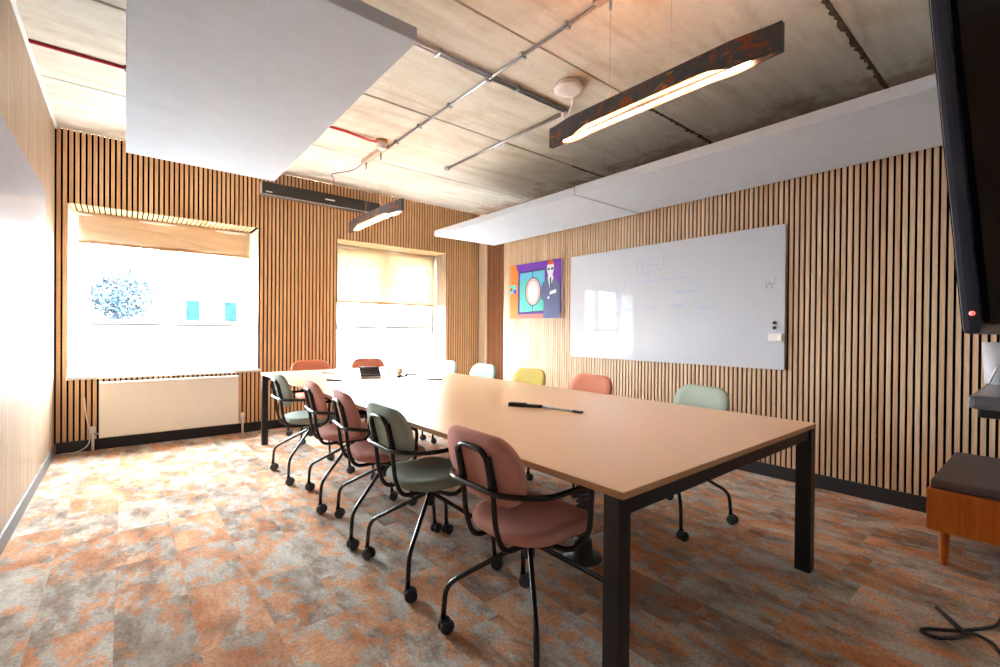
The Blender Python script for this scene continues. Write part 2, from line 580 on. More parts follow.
# right wall, a deep lining that stops short of the window wall
b = B()
b.box(XR + 0.012, XR2 - 0.001, YN - 0.1, YR, 0, HL, 'felt')
PR = 0.0386
i = 0
while True:
    ya = YN + i * PR; yb2 = ya + 0.0245
    if yb2 > YR: break
    b.box(XR, XR + 0.012, ya, yb2, 0, HL, 'slat_right')
    i += 1
b.box(XR, XR2 - 0.001, YR, YR + 0.006, 0, HL, 'pale_wood')
struct(b.make('wall_right'))
# recess behind it and the boxed corner
b = B()
b.box(XR2, XR2 + 0.1, YN - 0.1, D, 0, H, 'white')
YB = D - 0.17
b.box(XC, XR2, YB + 0.012, D + 0.012, 0, H, 'felt')
b.box(XC - 0.022, XC + 0.012, YB, D + 0.012, 0, H, 'pale_wood')
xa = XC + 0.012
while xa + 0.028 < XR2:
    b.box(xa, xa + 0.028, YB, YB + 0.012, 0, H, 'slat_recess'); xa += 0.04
struct(b.make('wall_recess'))

# left wall
b = B()
b.box(XL - 0.15, XL - 0.012, YN - 0.1, D + 0.02, 0, H, 'felt')
ya = YN
while ya + 0.03 < D:
    b.box(XL - 0.012, XL, ya, ya + 0.0335, 0, H, 'slat_left'); ya += 0.04
struct(b.make('wall_left'))
DX0, DX1, DZ = -0.45, 0.85, 2.35
b = B()
for q in ((XL - 0.15, DX0, 0, H), (DX1, XR2 + 0.1, 0, H), (DX0, DX1, DZ, H)):
    b.box(q[0], q[1], YN - 0.15, YN, q[2], q[3], 'white')
struct(b.make('wall_near'))
dr = bpy.data.objects.new('fill_door_1', None); COL.objects.link(dr); struct(dr)  # unseen door added behind the camera to let in fill daylight
b = B()
for q in ((DX0, DX0 + 0.05, 0, DZ), (DX1 - 0.05, DX1, 0, DZ), (DX0 + 0.05, DX1 - 0.05, DZ - 0.05, DZ), (DX0 + 0.05, DX1 - 0.05, 0, 0.08), ((DX0 + DX1) / 2 - 0.03, (DX0 + DX1) / 2 + 0.03, 0.08, DZ - 0.05)):
    b.box(q[0], q[1], YN - 0.10, YN - 0.05, q[2], q[3], 'black', 0.003)
b.make('fill_door_frame', dr)
b = B(); b.box(DX0 + 0.05, DX1 - 0.05, YN - 0.08, YN - 0.074, 0.08, DZ - 0.05, 'fill_tint'); b.make('pane', dr)

# baseboards
b = B(); b.box(XL, XC, D - 0.016, D, 0, 0.105, 'charcoal', 0.002); struct(b.make('baseboard_far'))
b = B(); b.box(XR - 0.016, XR, YN, YR, 0, 0.105, 'charcoal', 0.002); struct(b.make('baseboard_right'))
b = B(); b.box(XL, XL + 0.014, YN, D - 0.016, 0, 0.095, 'grey_base', 0.002); struct(b.make('baseboard_left'))
b = B(); b.box(XL, XL + 0.02, YN, D, H - 0.02, H, 'white', 0.003); struct(b.make('trim_1'))

# ------------------------------------------------------------------ windows
def window(idx, w, mull):
    yf = D + 0.40
    o = bpy.data.objects.new('window_%d' % idx, None); COL.objects.link(o); struct(o)
    x0, x1 = w[0] + 0.012, w[1] - 0.012
    z0, z1 = ZLOW[w] + 0.004, WZ[1] - 0.012
    b = B()
    fw = 0.055
    for a in ((x0, x0 + fw, z0, z1), (x1 - fw, x1, z0, z1), (x0 + fw, x1 - fw, z1 - fw, z1), (x0 + fw, x1 - fw, z0, z0 + fw),
              (mull - 0.045, mull + 0.045, z0 + fw, z1 - fw)):
        b.box(a[0], a[1], yf, yf + 0.07, a[2], a[3], 'upvc', 0.004)
    zt = 1.205
    for a0, a1 in ((x0 + fw, mull - 0.045), (mull + 0.045, x1 - fw)):
        b.box(a0, a1, yf + 0.002, yf + 0.068, zt - 0.03, zt + 0.02, 'upvc', 0.003)
    f = b.make('window_frame', o)
    for a0, a1 in ((x0 + fw, mull - 0.045), (mull + 0.045, x1 - fw)):
        b = B(); s = 0.045
        za, zb = zt + 0.024, z1 - fw
        for q in ((a0, a0 + s, za, zb), (a1 - s, a1, za, zb), (a0 + s, a1 - s, zb - s, zb), (a0 + s, a1 - s, za, za + s)):
            b.box(q[0], q[1], yf - 0.014, yf + 0.05, q[2], q[3], 'upvc', 0.004)
        b.box((a0 + a1) / 2 - 0.05, (a0 + a1) / 2 + 0.05, yf - 0.028, yf - 0.012, za + 0.012, za + 0.03, 'white_plastic', 0.004)
        b.box(a0 + 0.02, a1 - 0.02, yf - 0.016, yf + 0.0, zt + 0.014, zt + 0.024, 'black')
        b.make('casement', o)
        b = B(); b.box(a0 + s, a1 - s, yf + 0.02, yf + 0.026, za + s, zb - s, 'glass'); b.make('pane', o)
        b = B(); b.box(a0, a1, yf + 0.02, yf + 0.026, z0 + fw, zt - 0.03, 'glass'); b.make('pane', o)
    b = B()
    b.box(w[0] - 0.008, w[1] + 0.02, D - 0.03, yf, ZLOW[w] - 0.026, ZLOW[w] + 0.006, 'upvc', 0.006)
    b.make('window_sill', o)
window(1, W1, 0.385)
window(2, W2, 2.93)

def blind(w, zlow, label, key):
    t = thing('roller_blind', label, 'blind', (0, 0, 0))
    y = D + 0.30
    x0, x1 = w[0] + 0.05, w[1] - 0.03
    b = B(); b.lathe([(0.028, 0), (0.03, 0.002), (0.03, x1 - x0 - 0.002), (0.028, x1 - x0)], (x0, y + 0.03, WZ[1] - 0.045), (1, 0, 0), 'white_plastic'); b.make('roller_tube', t)
    b = B()
    xs = [x0 + 0.01 + (x1 - x0 - 0.02) * j / 24 for j in range(25)]
    zs = [zlow + (WZ[1] - 0.02 - zlow) * j / 8 for j in range(9)]
    rows = []
    for z in zs:
        rows.append([Vector((x, y + 0.004 * math.sin(x * 9 + z * 5), z)) for x in xs] + [Vector((x, y + 0.0015 + 0.004 * math.sin(x * 9 + z * 5), z)) for x in reversed(xs)])
    b.loft(rows, key); b.make('fabric', t)
    b = B(); b.box(x0 + 0.01, x1 - 0.01, y - 0.006, y + 0.006, zlow - 0.022, zlow, 'table_edge', 0.003); b.make('bottom_bar', t)
blind(W1, 2.06, 'short beige roller blind, nearly fully raised, in the left window above the radiator', 'blind')
blind(W2, 1.58, 'cream roller blind pulled halfway down in the right window behind the table end', 'blind_cream')

# ------------------------------------------------------------------ outside
b = B(); b.box(-40, 60, D + 0.6, 80, -3.2, -3.0, 'paving'); tag(b.make('paving'), 'pale paved ground far below outside the windows', 'ground', kind='structure')
t = thing('house', 'white rendered house with small dark windows seen through the left window', 'building', (0, 0, 0))
b = B(); b.box(1.05, 9.0, 20, 26, -3, 2.4, 'render_wall'); b.prism([(0.95, 2.4), (9.1, 2.4), (9.1, 2.52), (0.95, 2.52)], lambda u, v, d: Vector((u, d, v)), 19.8, 26.2, 'white'); b.make('wall', t)
for x in (1.64, 2.84):
    b = B(); b.box(x, x + 0.52, 19.96, 20.02, 1.40, 2.25, 'white'); f = b.make('window_frame', t)
    b = B(); b.box(x + 0.05, x + 0.48, 19.94, 19.98, 1.45, 2.2, 'dark_glass'); b.make('pane', f)
def tree(x, y, z, h, r, n, label, zc, hz):
    t = thing('tree', label, 'tree', (x, y, z))
    b = B(); b.tube([(0, 0, 0), (0.1, 0, h * 0.4), (0, 0.1, h * 0.75)], 0.12, 'bark', 7)
    for a in range(5):
        b.tube([(0.03, 0, h * 0.4), (r * 0.6 * math.cos(a * 1.3), r * 0.6 * math.sin(a * 1.3), h * (0.6 + 0.05 * a))], 0.05, 'bark', 5)
    b.make('trunk', t)
    b = B(); rr = random.Random(int(x * 10) + 5)
    for _ in range(n):
        while True:
            p = Vector((rr.uniform(-1, 1), rr.uniform(-1, 1), rr.uniform(-1, 1)))
            if p.length < 1: break
        if math.sin(p.x * 6 + x) * math.sin(p.z * 5.5) * math.sin(p.y * 5 + 1) > 0.06: continue
        c = Vector((p.x * r, p.y * r, zc + p.z * hz))
        u = Vector((rr.uniform(-1, 1), rr.uniform(-1, 1), rr.uniform(-1, 1))).normalized() * 0.075
        w = u.orthogonal().normalized() * 0.035
        i = b.mi('leaf')
        f = b.bm.faces.new([b.bm.verts.new(c - u), b.bm.verts.new(c + w), b.bm.verts.new(c + u), b.bm.verts.new(c - w)])
        f.material_index = i
    b.make('foliage', t)
tree(-0.05, 18.0, -3, 5.6, 0.85, 5200, 'small leafy tree outside the left window, left of the mullion', 5.2, 0.85)
tree(3.0, 27.0, -3, 7.4, 1.5, 3000, 'tall tree rising behind the white house outside', 6.9, 0.8)

# ------------------------------------------------------------------ radiator
t = thing('radiator', 'cream panel radiator under the left window', 'radiator', (0, 0, 0))
rx0, rx1, rz0, rz1 = -0.19, 0.99, 0.125, 0.655
yf = D - 0.11
b = B()
b.box(rx0, rx1, yf + 0.006, D - 0.045, rz0, rz1, 'cream', 0.006)
zz = rz0 + 0.012
while zz + 0.014 < rz1:
    b.box(rx0 + 0.006, rx1 - 0.006, yf, yf + 0.008, zz, zz + 0.0125, 'cream', 0.002); zz += 0.0165
b.make('panel', t)
b = B(); b.box(rx0, rx1, yf + 0.004, D - 0.02, rz1, rz1 + 0.006, 'cream', 0.002); b.make('top_grille', t)
for x in (rx0 - 0.045, rx1 + 0.045):
    s = 1 if x < 0 else -1
    b = B(); b.lathe([(0.011, 0), (0.011, 0.20)], (x, D - 0.075, 0.0), (0, 0, 1), 'white_plastic', 12)
    b.tube([(x, D - 0.075, 0.165), (x + s * 0.05, D - 0.075, 0.165)], 0.010, 'steel', 8); p = b.make('pipe', t)
    b = B(); b.lathe([(0.012, 0), (0.02, 0.006), (0.021, 0.05), (0.015, 0.065)], (x, D - 0.075, 0.175), (0, 0, 1), 'white_plastic', 14); b.make('valve', p)
for x in (0.05, 0.75):
    b = B(); b.box(x, x + 0.04, D - 0.046, D, 0.25, 0.6, 'cream'); b.make('bracket', t)
b = B(); b.tube([(-0.30, D - 0.022, 0.52), (-0.285, D - 0.024, 0.32), (-0.25, D - 0.03, 0.16), (-0.27, D - 0.05, 0.05), (-0.35, D - 0.07, 0.006), (-0.46, D - 0.05, 0.006)], 0.005, 'white_plastic', 6, 0.06)
tag(b.make('wall_cable'), 'thin white cable curving down to the floor left of the radiator', 'cable')

# ------------------------------------------------------------------ ceiling rafts
b = B(); b.box(0.0, 0.945, 1.72, 4.10, 2.40, 2.46, 'raft', 0.004)
t = thing('acoustic_panel', 'large grey felt ceiling panel hanging at the upper left in front of the left window', 'ceiling panel', (0, 0, 0))
o = b.make('felt_board', t)
for x in (0.15, 0.8):
    for y in (1.95, 3.9):
        b = B(); b.tube([(x, y, 2.46), (x, y, H)], 0.002, 'steel', 5); b.make('hanger_wire', t)
def rraft(x0, x1, y0, y1, z, label, grp=None):
    t = thing('acoustic_panel', label, 'ceiling panel', (0, 0, 0))
    b = B(); b.box(x0, x1, y0, y1, z, z + 0.07, 'raft', 0.004); b.make('felt_board', t)
    for x in (x1 - 0.30, x1 - 0.06):
        for y in (y0 + 0.2, y1 - 0.15):
            b = B(); b.tube([(x, y, z + 0.07), (x, y, H)], 0.001, 'steel', 5); b.make('hanger_wire', t)
rraft(3.10, 4.09, 2.765, 5.15, 2.41, 'grey felt ceiling panel along the right wall, the farther one near the window corner')
rraft(3.10, 4.09, 0.36, 2.755, 2.415, 'grey felt ceiling panel along the right wall, the nearer one above the whiteboard')

# ------------------------------------------------------------------ ceiling services
b = B(); b.tube([(2.06, 0.9, H - 0.018), (2.06, 4.33, H - 0.018)], 0.011, 'steel', 8)
for y in (1.9, 2.3, 2.68, 3.2, 3.7, 4.15):
    b.box(2.04, 2.08, y - 0.012, y + 0.012, H - 0.034, H, 'black_plastic', 0.002)
tag(b.make('ceiling_conduit'), 'long thin steel conduit running along the ceiling to the far light canopy', 'conduit')
b = B()
for y in (2.63, 2.66):
    b.tube([(0.4, y, H - 0.015), (2.86, y, H - 0.015)], 0.012, 'steel', 8)
for xx in (0.9, 1.6, 2.3):
    b.box(xx, xx + 0.02, 2.61, 2.68, H - 0.03, H, 'steel', 0.002)
tag(b.make('ceiling_conduit'), 'double steel conduit crossing the ceiling towards the white junction box', 'conduit')
b = B(); b.tube([(2.865, 2.70, H - 0.02), (2.845, 4.44, H - 0.02)], 0.013, 'steel', 8)
b.box(2.82, 2.87, 4.43, 4.47, H - 0.035, H, 'steel', 0.003)
tag(b.make('ceiling_conduit'), 'short steel conduit from the junction box towards the right window', 'conduit')
b = B(); b.lathe([(0.03, 0), (0.032, -0.02), (0.03, -0.055), (0.018, -0.07), (0.001, -0.072)], (2.875, 2.67, H), (0, 0, 1), 'white_plastic', 16)
tag(b.make('junction_box'), 'small round white junction box where two conduits meet', 'box')
# smoke detector big
t = thing('ceiling_sensor', 'round white ceiling sensor beside the junction box', 'sensor', (2.58, 2.36, H))
b = B(); b.lathe([(0.092, 0), (0.098, -0.008), (0.098, -0.028), (0.082, -0.036)], (0, 0, 0), (0, 0, 1), 'white_plastic', 28); b.make('base', t)
b = B(); b.lathe([(0.105, -0.034), (0.114, -0.042), (0.112, -0.052), (0.08, -0.060), (0.03, -0.064), (0.001, -0.064)], (0, 0, 0), (0, 0, 1), 'white_plastic', 28); b.make('dome', t)
b = B(); b.tube([(0.09, 0.04, -0.05), (0.15, 0.10, -0.07), (0.21, 0.2, -0.10), (0.27, 0.28, -0.07)], 0.006, 'white_plastic', 6, 0.05); b.make('cable', t)
# fire detector + red cable
b = B()
for k in range(2):
    y = 4.245 + 0.022 * k
    b.tube([(XL + 0.01, y, H - 0.008), (1.60, y, H - 0.008), (1.83, y + 0.0, H - 0.03), (1.90, y - 0.0, H - 0.025)], 0.007, 'red', 6)
for x in (0.0, 0.7, 1.3): b.box(x - 0.008, x + 0.008, 4.225, 4.29, H - 0.018, H, 'black_plastic')
tag(b.make('fire_alarm_cable'), 'pair of red fire alarm cables clipped across the ceiling', 'cable')
t = thing('smoke_detector', 'small white smoke detector at the end of the red cables', 'smoke detector', (1.95, 4.25, H))
b = B(); b.lathe([(0.058, 0), (0.06, -0.02), (0.055, -0.03)], (0, 0, 0), (0, 0, 1), 'table_edge', 20); b.make('base', t)
b = B(); b.lathe([(0.05, -0.03), (0.052, -0.05), (0.045, -0.06), (0.04, -0.062), (0.044, -0.078), (0.03, -0.09), (0.001, -0.092)], (0, 0, 0), (0, 0, 1), 'white_plastic', 20); b.make('sensor_head', t)

# ------------------------------------------------------------------ pendants
def pendant(y0, y1, label, wires, canopy):
    XP = 2.03
    L = y1 - y0
    t = thing('pendant_light', label, 'pendant light', (XP, y0, 2.32))
    z0, z1 = 0.0, 0.115
    def arch(u):       # lower edge of the side plates
        e = 0.14
        if u < e or u > 1 - e: return 0.0
        w = min(1, min(u - e, 1 - e - u) / 0.10)
        return 0.030 * (w * w * (3 - 2 * w))
    def hw(u):         # half width, pinched at both ends
        w = min(1.0, min(u, 1 - u) / 0.16)
        return 0.012 + 0.026 * (w * w * (3 - 2 * w))
    def strip(fx, lo, hi, key, name, n=40, th=0.0025, u0=0.0, u1=1.0):
        b = B(); rings = []
        for j in range(n + 1):
            u = u0 + (u1 - u0) * j / n; y = L * u; x = fx(u)
            rings.append([Vector((x - th, y, lo(u))), Vector((x + th, y, lo(u))), Vector((x + th, y, hi(u))), Vector((x - th, y, hi(u)))])
        b.loft(rings, key, smooth=False); return b.make(name, t)
    top = lambda u: z1
    strip(lambda u: -hw(u), arch, top, 'rust', 'side_plate')
    strip(lambda u: hw(u), lambda u: arch(u) * 0.3, top, 'rust', 'side_plate')
    strip(lambda u: 0.0, lambda u: 0.036 - 0.03 * abs(u - 0.5), lambda u: z1 - 0.008, 'table_edge', 'centre_web', 20, 0.0015, 0.08, 0.92)
    for yy in (0.0, L - 0.005):
        b = B(); b.box(-0.0095, 0.0095, yy, yy + 0.005, 0, z1, 'rust'); b.make('end_plate', t)
    b = B(); rings = []
    for j in range(31):
        u = 0.01 + 0.98 * j / 30
        rings.append([Vector((-hw(u) + 0.003, L * u, z1 - 0.007)), Vector((hw(u) - 0.003, L * u, z1 - 0.007)), Vector((hw(u) - 0.003, L * u, z1 - 0.002)), Vector((-hw(u) + 0.003, L * u, z1 - 0.002))])
    b.loft(rings, 'table_edge', smooth=False); b.make('top_plate', t)
    for xs, zt, seg in ((-0.020, 0.046, [(0.15 * L, L * 0.5 - 0.008), (L * 0.5 + 0.008, L * 0.86)]), (0.019, 0.020, [(0.10 * L, L * 0.5 - 0.008), (L * 0.5 + 0.008, L * 0.93)])):
        for a, c in seg:
            b = B(); b.tube([(xs, a, zt), (xs, c, zt)], 0.0055, 'tube', 10); b.make('led_tube', t)
    b = B(); b.box(-0.012, 0.012, 0.25, L - 0.25, z1, z1 + 0.006, 'glowstrip', 0.001); b.make('uplight_strip', t)
    zc = H - 2.32
    for y in wires:
        b = B(); b.tube([(0, y - y0, z1), (0, y - y0, zc - 0.03)], 0.0012, 'steel', 5); b.make('suspension_wire', t)
        b = B(); b.lathe([(0.009, 0), (0.009, 0.075)], (0, y - y0, zc - 0.12), (0, 0, 1), 'steel', 10); b.make('cable_gripper', t)
    b = B(); b.box(-0.03, 0.03, canopy[0] - y0, canopy[1] - y0, zc - 0.045, zc, 'canopy', 0.004); b.make('canopy', t)
pendant(0.712, 2.0, 'rusty steel pendant light with glowing tubes at the upper right, the nearer one', (1.20, 1.56), (1.12, 1.66))
pendant(3.95, 5.26, 'smaller looking rusty pendant light hanging in front of the window wall', (4.44, 4.81), (4.30, 4.88))
b = B(); b.tube([(2.03, 4.89, H - 0.03), (2.0, 5.1, H - 0.06), (1.86, 5.45, H - 0.04), (1.95, 5.6, H - 0.02), (2.08, D - 0.01, H - 0.03)], 0.005, 'black_plastic', 6, 0.1)
tag(b.make('ceiling_cable'), 'thin dark cable from the far light canopy to the window wall', 'cable')

# ------------------------------------------------------------------ bar on window wall
t = thing('wall_speaker_bar', 'long black bar unit with silver lower edge mounted high on the window wall', 'soundbar', (1.22, D, 2.76))
b = B(); b.box(0, 1.46, -0.085, 0, 0.0, 0.14, 'black_plastic', 0.006); b.make('housing', t)
b = B(); b.box(-0.008, 1.468, -0.092, 0, -0.012, 0.0, 'steel', 0.002); b.make('silver_edge', t)
b = B(); b.box(-0.008, 0.0, -0.09, 0, 0.0, 0.14, 'white_plastic', 0.002); b.make('end_cap', t)
b = B(); b.box(0.04, 0.11, -0.0865, -0.085, 0.022, 0.034, 'white'); b.make('badge', t)
b = B(); b.box(0.72, 0.84, -0.0865, -0.085, 0.055, 0.072, 'white'); b.make('badge', t)
b = B(); b.box(2.80, 2.88, D - 0.05, D, 2.745, 2.79, 'black_plastic', 0.004)
tag(b.make('wall_bracket'), 'small black block on the window wall below the far pendant', 'bracket')

# ------------------------------------------------------------------ boards and picture
def board(name, fn, u0, u1, z0, z1, label, th, key='board'):
    t = thing(name, label, 'whiteboard', (0, 0, 0))
    w, h = u1 - u0, z1 - z0
    out = rrect(w, h, 0.008, 3)
    b = B(); b.prism(out, lambda u, v, d: fn((u0 + u1) / 2 + u, (z0 + z1) / 2 + v, d), 0.012, 0.012 + th, key); b.make('glass_sheet', t)
    for a in (u0 + 0.1, u1 - 0.1):
        for c in (z0 + 0.1, z1 - 0.1):
            b = B(); b.prism(rrect(0.05, 0.05, 0.02, 4), lambda u, v, d: fn(a + u, c + v, d), 0.0, 0.012, 'steel'); b.make('standoff', t)
    return t
fr = lambda y, z, d: Vector((XR - d, y, z))
fl = lambda y, z, d: Vector((XL + d, y, z))
wb = board('whiteboard', fr, 1.411, 3.709, 0.893, 2.077, 'large white glass writing board with faint blue diagram on the right wall', 0.012)
board('whiteboard', fl, 2.6, 5.10, 0.95, 2.265, 'white glass writing board on the left wall reflecting the window', 0.008, 'board_left')

# faint marker drawing
def strokes(lines, key, name, r=0.0022):
    b = B(); d = 0.0245
    for L in lines:
        for (y0_, z0_), (y1_, z1_) in zip(L, L[1:]):
            a, c = Vector((XR - d, y0_, z0_)), Vector((XR - d, y1_, z1_))
            tt = (c - a).normalized(); nn = Vector((1, 0, 0)).cross(tt) * r
            i = b.mi(key)
            q = [a - nn, a + nn, c + nn, c - nn]
            b.loft([q, [p + Vector((-0.0006, 0, 0)) for p in q]], key, smooth=False)
    return b.make(name, wb)
def scribble(yc, zc, w, h, n, seed):
    rr = random.Random(seed); out = []
    pts = []
    for j in range(n * 4 + 1):
        u = j / (n * 4)
        pts.append((yc + w / 2 - w * u + rr.uniform(-0.004, 0.004), zc + h / 2 * math.sin(j * 1.9) * rr.uniform(0.4, 1.0)))
    out.append(pts)
    return out
L = []
L += [[(2.80, 1.93), (2.50, 1.95), (2.49, 1.82), (2.79, 1.80), (2.80, 1.93)]]
L += [[(2.74, 1.90), (2.74, 1.83), (2.70, 1.83)], [(2.74, 1.87), (2.71, 1.87)], [(2.74, 1.90), (2.70, 1.90)]] + scribble(2.61, 1.865, 0.14, 0.03, 4, 1)
L += [[(2.67, 1.80), (2.66, 1.71)], [(2.96, 1.64), (2.95, 1.70), (2.22, 1.72), (2.215, 1.62)]]
L += [[(2.95, 1.64), (3.06, 1.60), (3.06, 1.47), (2.94, 1.47)], [(3.0, 1.58), (2.99, 1.48)]]
L += scribble(3.07, 1.40, 0.16, 0.03, 4, 2) + scribble(2.92, 1.42, 0.12, 0.05, 4, 3) + scribble(2.62, 1.43, 0.16, 0.03, 4, 4) + scribble(2.27, 1.585, 0.2, 0.035, 5, 5) + scribble(2.05, 1.43, 0.18, 0.03, 4, 6) + scribble(2.34, 1.45, 0.1, 0.07, 3, 7)
L += [[(3.14, 1.37), (2.99, 1.37)], [(2.14, 1.41), (1.98, 1.405)]]
strokes(L, 'marker_blue', 'marker_drawing')
strokes([[(1.555, 1.63), (1.55, 1.56), (1.525, 1.62), (1.51, 1.56), (1.475, 1.65)], [(1.53, 1.60), (1.49, 1.60)]], 'marker_grey', 'marker_scrawl', 0.0016)
t = thing('board_eraser', 'small white magnetic pen holder near the right edge of the whiteboard', 'pen holder', (XR - 0.0245, 1.47, 1.155))
b = B(); b.box(-0.028, 0, -0.055, 0.055, -0.032, 0.035, 'white_plastic', 0.006); b.make('holder', t)
b = B(); b.box(-0.034, -0.028, -0.05, -0.02, -0.028, 0.02, 'cream', 0.004); b.make('pen', t)
for z, lab in ((1.275, 'upper'), (1.235, 'lower')):
    b = B(); b.lathe([(0.013, 0), (0.014, -0.004), (0.011, -0.014)], (0, 0, 0), (1, 0, 0), 'black_plastic', 14)
    o = b.make('magnet', None, (XR - 0.0245, 1.485, z)); tag(o, lab + ' of the two round black magnets on the whiteboard', 'magnet', None)

# pop-art canvas
for k, c in dict(pc_purple=(120, 44, 184), pc_orange=(255, 138, 20), pc_teal=(98, 216, 200), pc_sky=(110, 206, 240), pc_navy=(70, 50, 130), pc_pink=(244, 196, 190), pc_white=(250, 246, 248),
                 pc_coral=(246, 120, 110), pc_suit=(96, 100, 146), pc_hair=(240, 96, 40), pc_dark=(34, 30, 60), pc_red=(216, 60, 60)).items():
    M[k] = plain(k, tuple(int(v * 0.82) for v in c), 0.6, vary=0.02, spec=0.3)
t = thing('wall_canvas', 'colourful canvas print of an orange-haired person in a suit on the right wall', 'painting', (0, 0, 0))
PY0, PY1, PZ0, PZ1 = 3.86, 4.82, 1.355, 2.085
b = B(); b.box(XR - 0.03, XR, PY0, PY1, PZ0, PZ1, 'white', 0.002); b.make('canvas', t)
# picture coordinates: u 0 (left, far) .. 1 (right, near); v 0 bottom .. 1 top
def pp(u, v, d): return Vector((XR - d, PY1 - u * (PY1 - PY0), PZ0 + v * (PZ1 - PZ0)))
art = B(); lay = [0.0302]
def shape(poly, k):
    d = lay[0]; lay[0] += 0.0005
    art.prism(poly, pp, d, d + 0.0004, k)
def ell(cx, cy, rx, ry, n=28): return [(cx + rx * math.cos(2 * PI * a / n), cy + ry * math.sin(2 * PI * a / n)) for a in range(n)]
shape([(0, 0), (1, 0), (1, 1), (0, 1)], 'pc_purple')
shape([(0, 0), (0.17, 0), (0.17, 0.86), (0.12, 1), (0, 1)], 'pc_orange')
shape([(0.17, 0), (1, 0), (1, 0.08), (0.17, 0.08)], 'pc_coral')
shape([(0.17, 0.08), (0.72, 0.10), (0.72, 0.88), (0.19, 0.86)], 'pc_navy')
shape([(0.21, 0.12), (0.70, 0.14), (0.70, 0.84), (0.21, 0.83)], 'pc_teal')
shape([(0.47, 0.45), (0.70, 0.45), (0.70, 0.84), (0.21, 0.83), (0.21, 0.72), (0.40, 0.70)], 'pc_sky')
shape([(0.463, 0.12), (0.475, 0.12), (0.475, 0.84), (0.463, 0.84)], 'pc_dark')
shape(ell(0.48, 0.48, 0.155, 0.255), 'pc_dark')
shape(ell(0.48, 0.48, 0.142, 0.240), 'pc_pink')
shape(ell(0.48, 0.48, 0.10, 0.19), 'pc_white')
shape([(0.0, 0.47), (0.14, 0.47), (0.14, 0.63), (0.0, 0.63)], 'pc_teal')
shape([(0.08, 0.47), (0.14, 0.47), (0.14, 0.54), (0.08, 0.54)], 'pc_purple')
shape(ell(0.035, 0.55, 0.025, 0.035, 12), 'pc_red')
shape([(0.68, 0.0), (0.98, 0.0), (0.98, 0.55), (0.93, 0.64), (0.84, 0.70), (0.76, 0.68), (0.67, 0.62), (0.63, 0.5), (0.64, 0.34), (0.69, 0.30)], 'pc_suit')
shape([(0.76, 0.7), (0.80, 0.52), (0.87, 0.69), (0.84, 0.76), (0.78, 0.76)], 'pc_white')
shape([(0.80, 0.70), (0.825, 0.70), (0.825, 0.55), (0.805, 0.53)], 'pc_dark')
shape([(0.755, 0.94), (0.745, 0.84), (0.77, 0.74), (0.81, 0.71), (0.85, 0.74), (0.875, 0.84), (0.87, 0.94)], 'pc_white')
shape([(0.74, 0.90), (0.77, 0.98), (0.82, 1.0), (0.87, 0.97), (0.885, 0.89), (0.86, 0.92), (0.76, 0.92)], 'pc_hair')
shape([(0.755, 0.855), (0.80, 0.86), (0.80, 0.825), (0.765, 0.825)], 'pc_dark')
shape([(0.82, 0.86), (0.87, 0.865), (0.865, 0.83), (0.825, 0.825)], 'pc_dark')
shape([(0.80, 0.40), (0.92, 0.43), (0.92, 0.49), (0.81, 0.46)], 'pc_white')
shape([(0.76, 0.34), (0.80, 0.33), (0.80, 0.37), (0.77, 0.38)], 'pc_white')
art.make('print', t)

# ------------------------------------------------------------------ table
TX0, TX1, TY0, TY1, TZ = 1.085, 2.690, 0.772, 5.205, 0.74
t = thing('conference_table', 'very long light oak meeting table on a black steel frame', 'table', (0, 0, 0))
b = B()
b.box(TX0, TX1, TY0, TY1, TZ - 0.0025, TZ, 'table')
b.box(TX0, TX1, TY0, TY1, TZ - 0.022, TZ - 0.0025, 'table_edge')
b.make('tabletop', t)
b = B(); RZ0, RZ1 = TZ - 0.077, TZ - 0.024; e = 0.0015; rw = 0.056
b.box(TX0 + e + rw, TX1 - e - rw, TY0 + 0.014, TY0 + 0.07, RZ0, RZ1, 'black', 0.002)
b.box(TX0 + e + rw, TX1 - e - rw, TY1 - e - rw, TY1 - e, RZ0, RZ1, 'black', 0.002)
for x in (TX0 + 0.10, TX1 - 0.16):
    b.box(x, x + 0.06, TY0 + 0.07, TY1 - e - rw, RZ0 + 0.01, RZ1, 'black', 0.002)
b.make('frame_rail', t)
for x in (TX0 + e, TX1 - 0.0005 - rw):
    for y in (TY0 + 0.014, TY1 - e - rw):
        dy, dw = (0.0, 0.0) if x < 2 else ((-0.013, 0.004) if y < 2 else (0.0, 0.0))
        b = B(); b.box(x - dw, x + rw, y + dy, y + rw, 0.0, RZ1, 'black', 0.002); b.make('leg', t)
# cable spine under the table
t = thing('cable_spine', 'black ribbed cable riser standing under the table near its front', 'cable riser', (1.87, 1.58, 0))
b = B(); b.lathe([(0.10, 0), (0.10, 0.012), (0.055, 0.02), (0.045, 0.10), (0.001, 0.11)], (0, 0, 0), (0, 0, 1), 'black_plastic', 20); b.make('base', t)
b = B(); z = 0.11
while z < 0.655:
    b.box(-0.032, 0.032, -0.024, 0.024, z, z + 0.016, 'black_plastic', 0.004)
    b.box(-0.014, 0.014, -0.010, 0.010, z + 0.016, z + 0.026, 'steel'); z += 0.026
b.make('vertebrae', t)

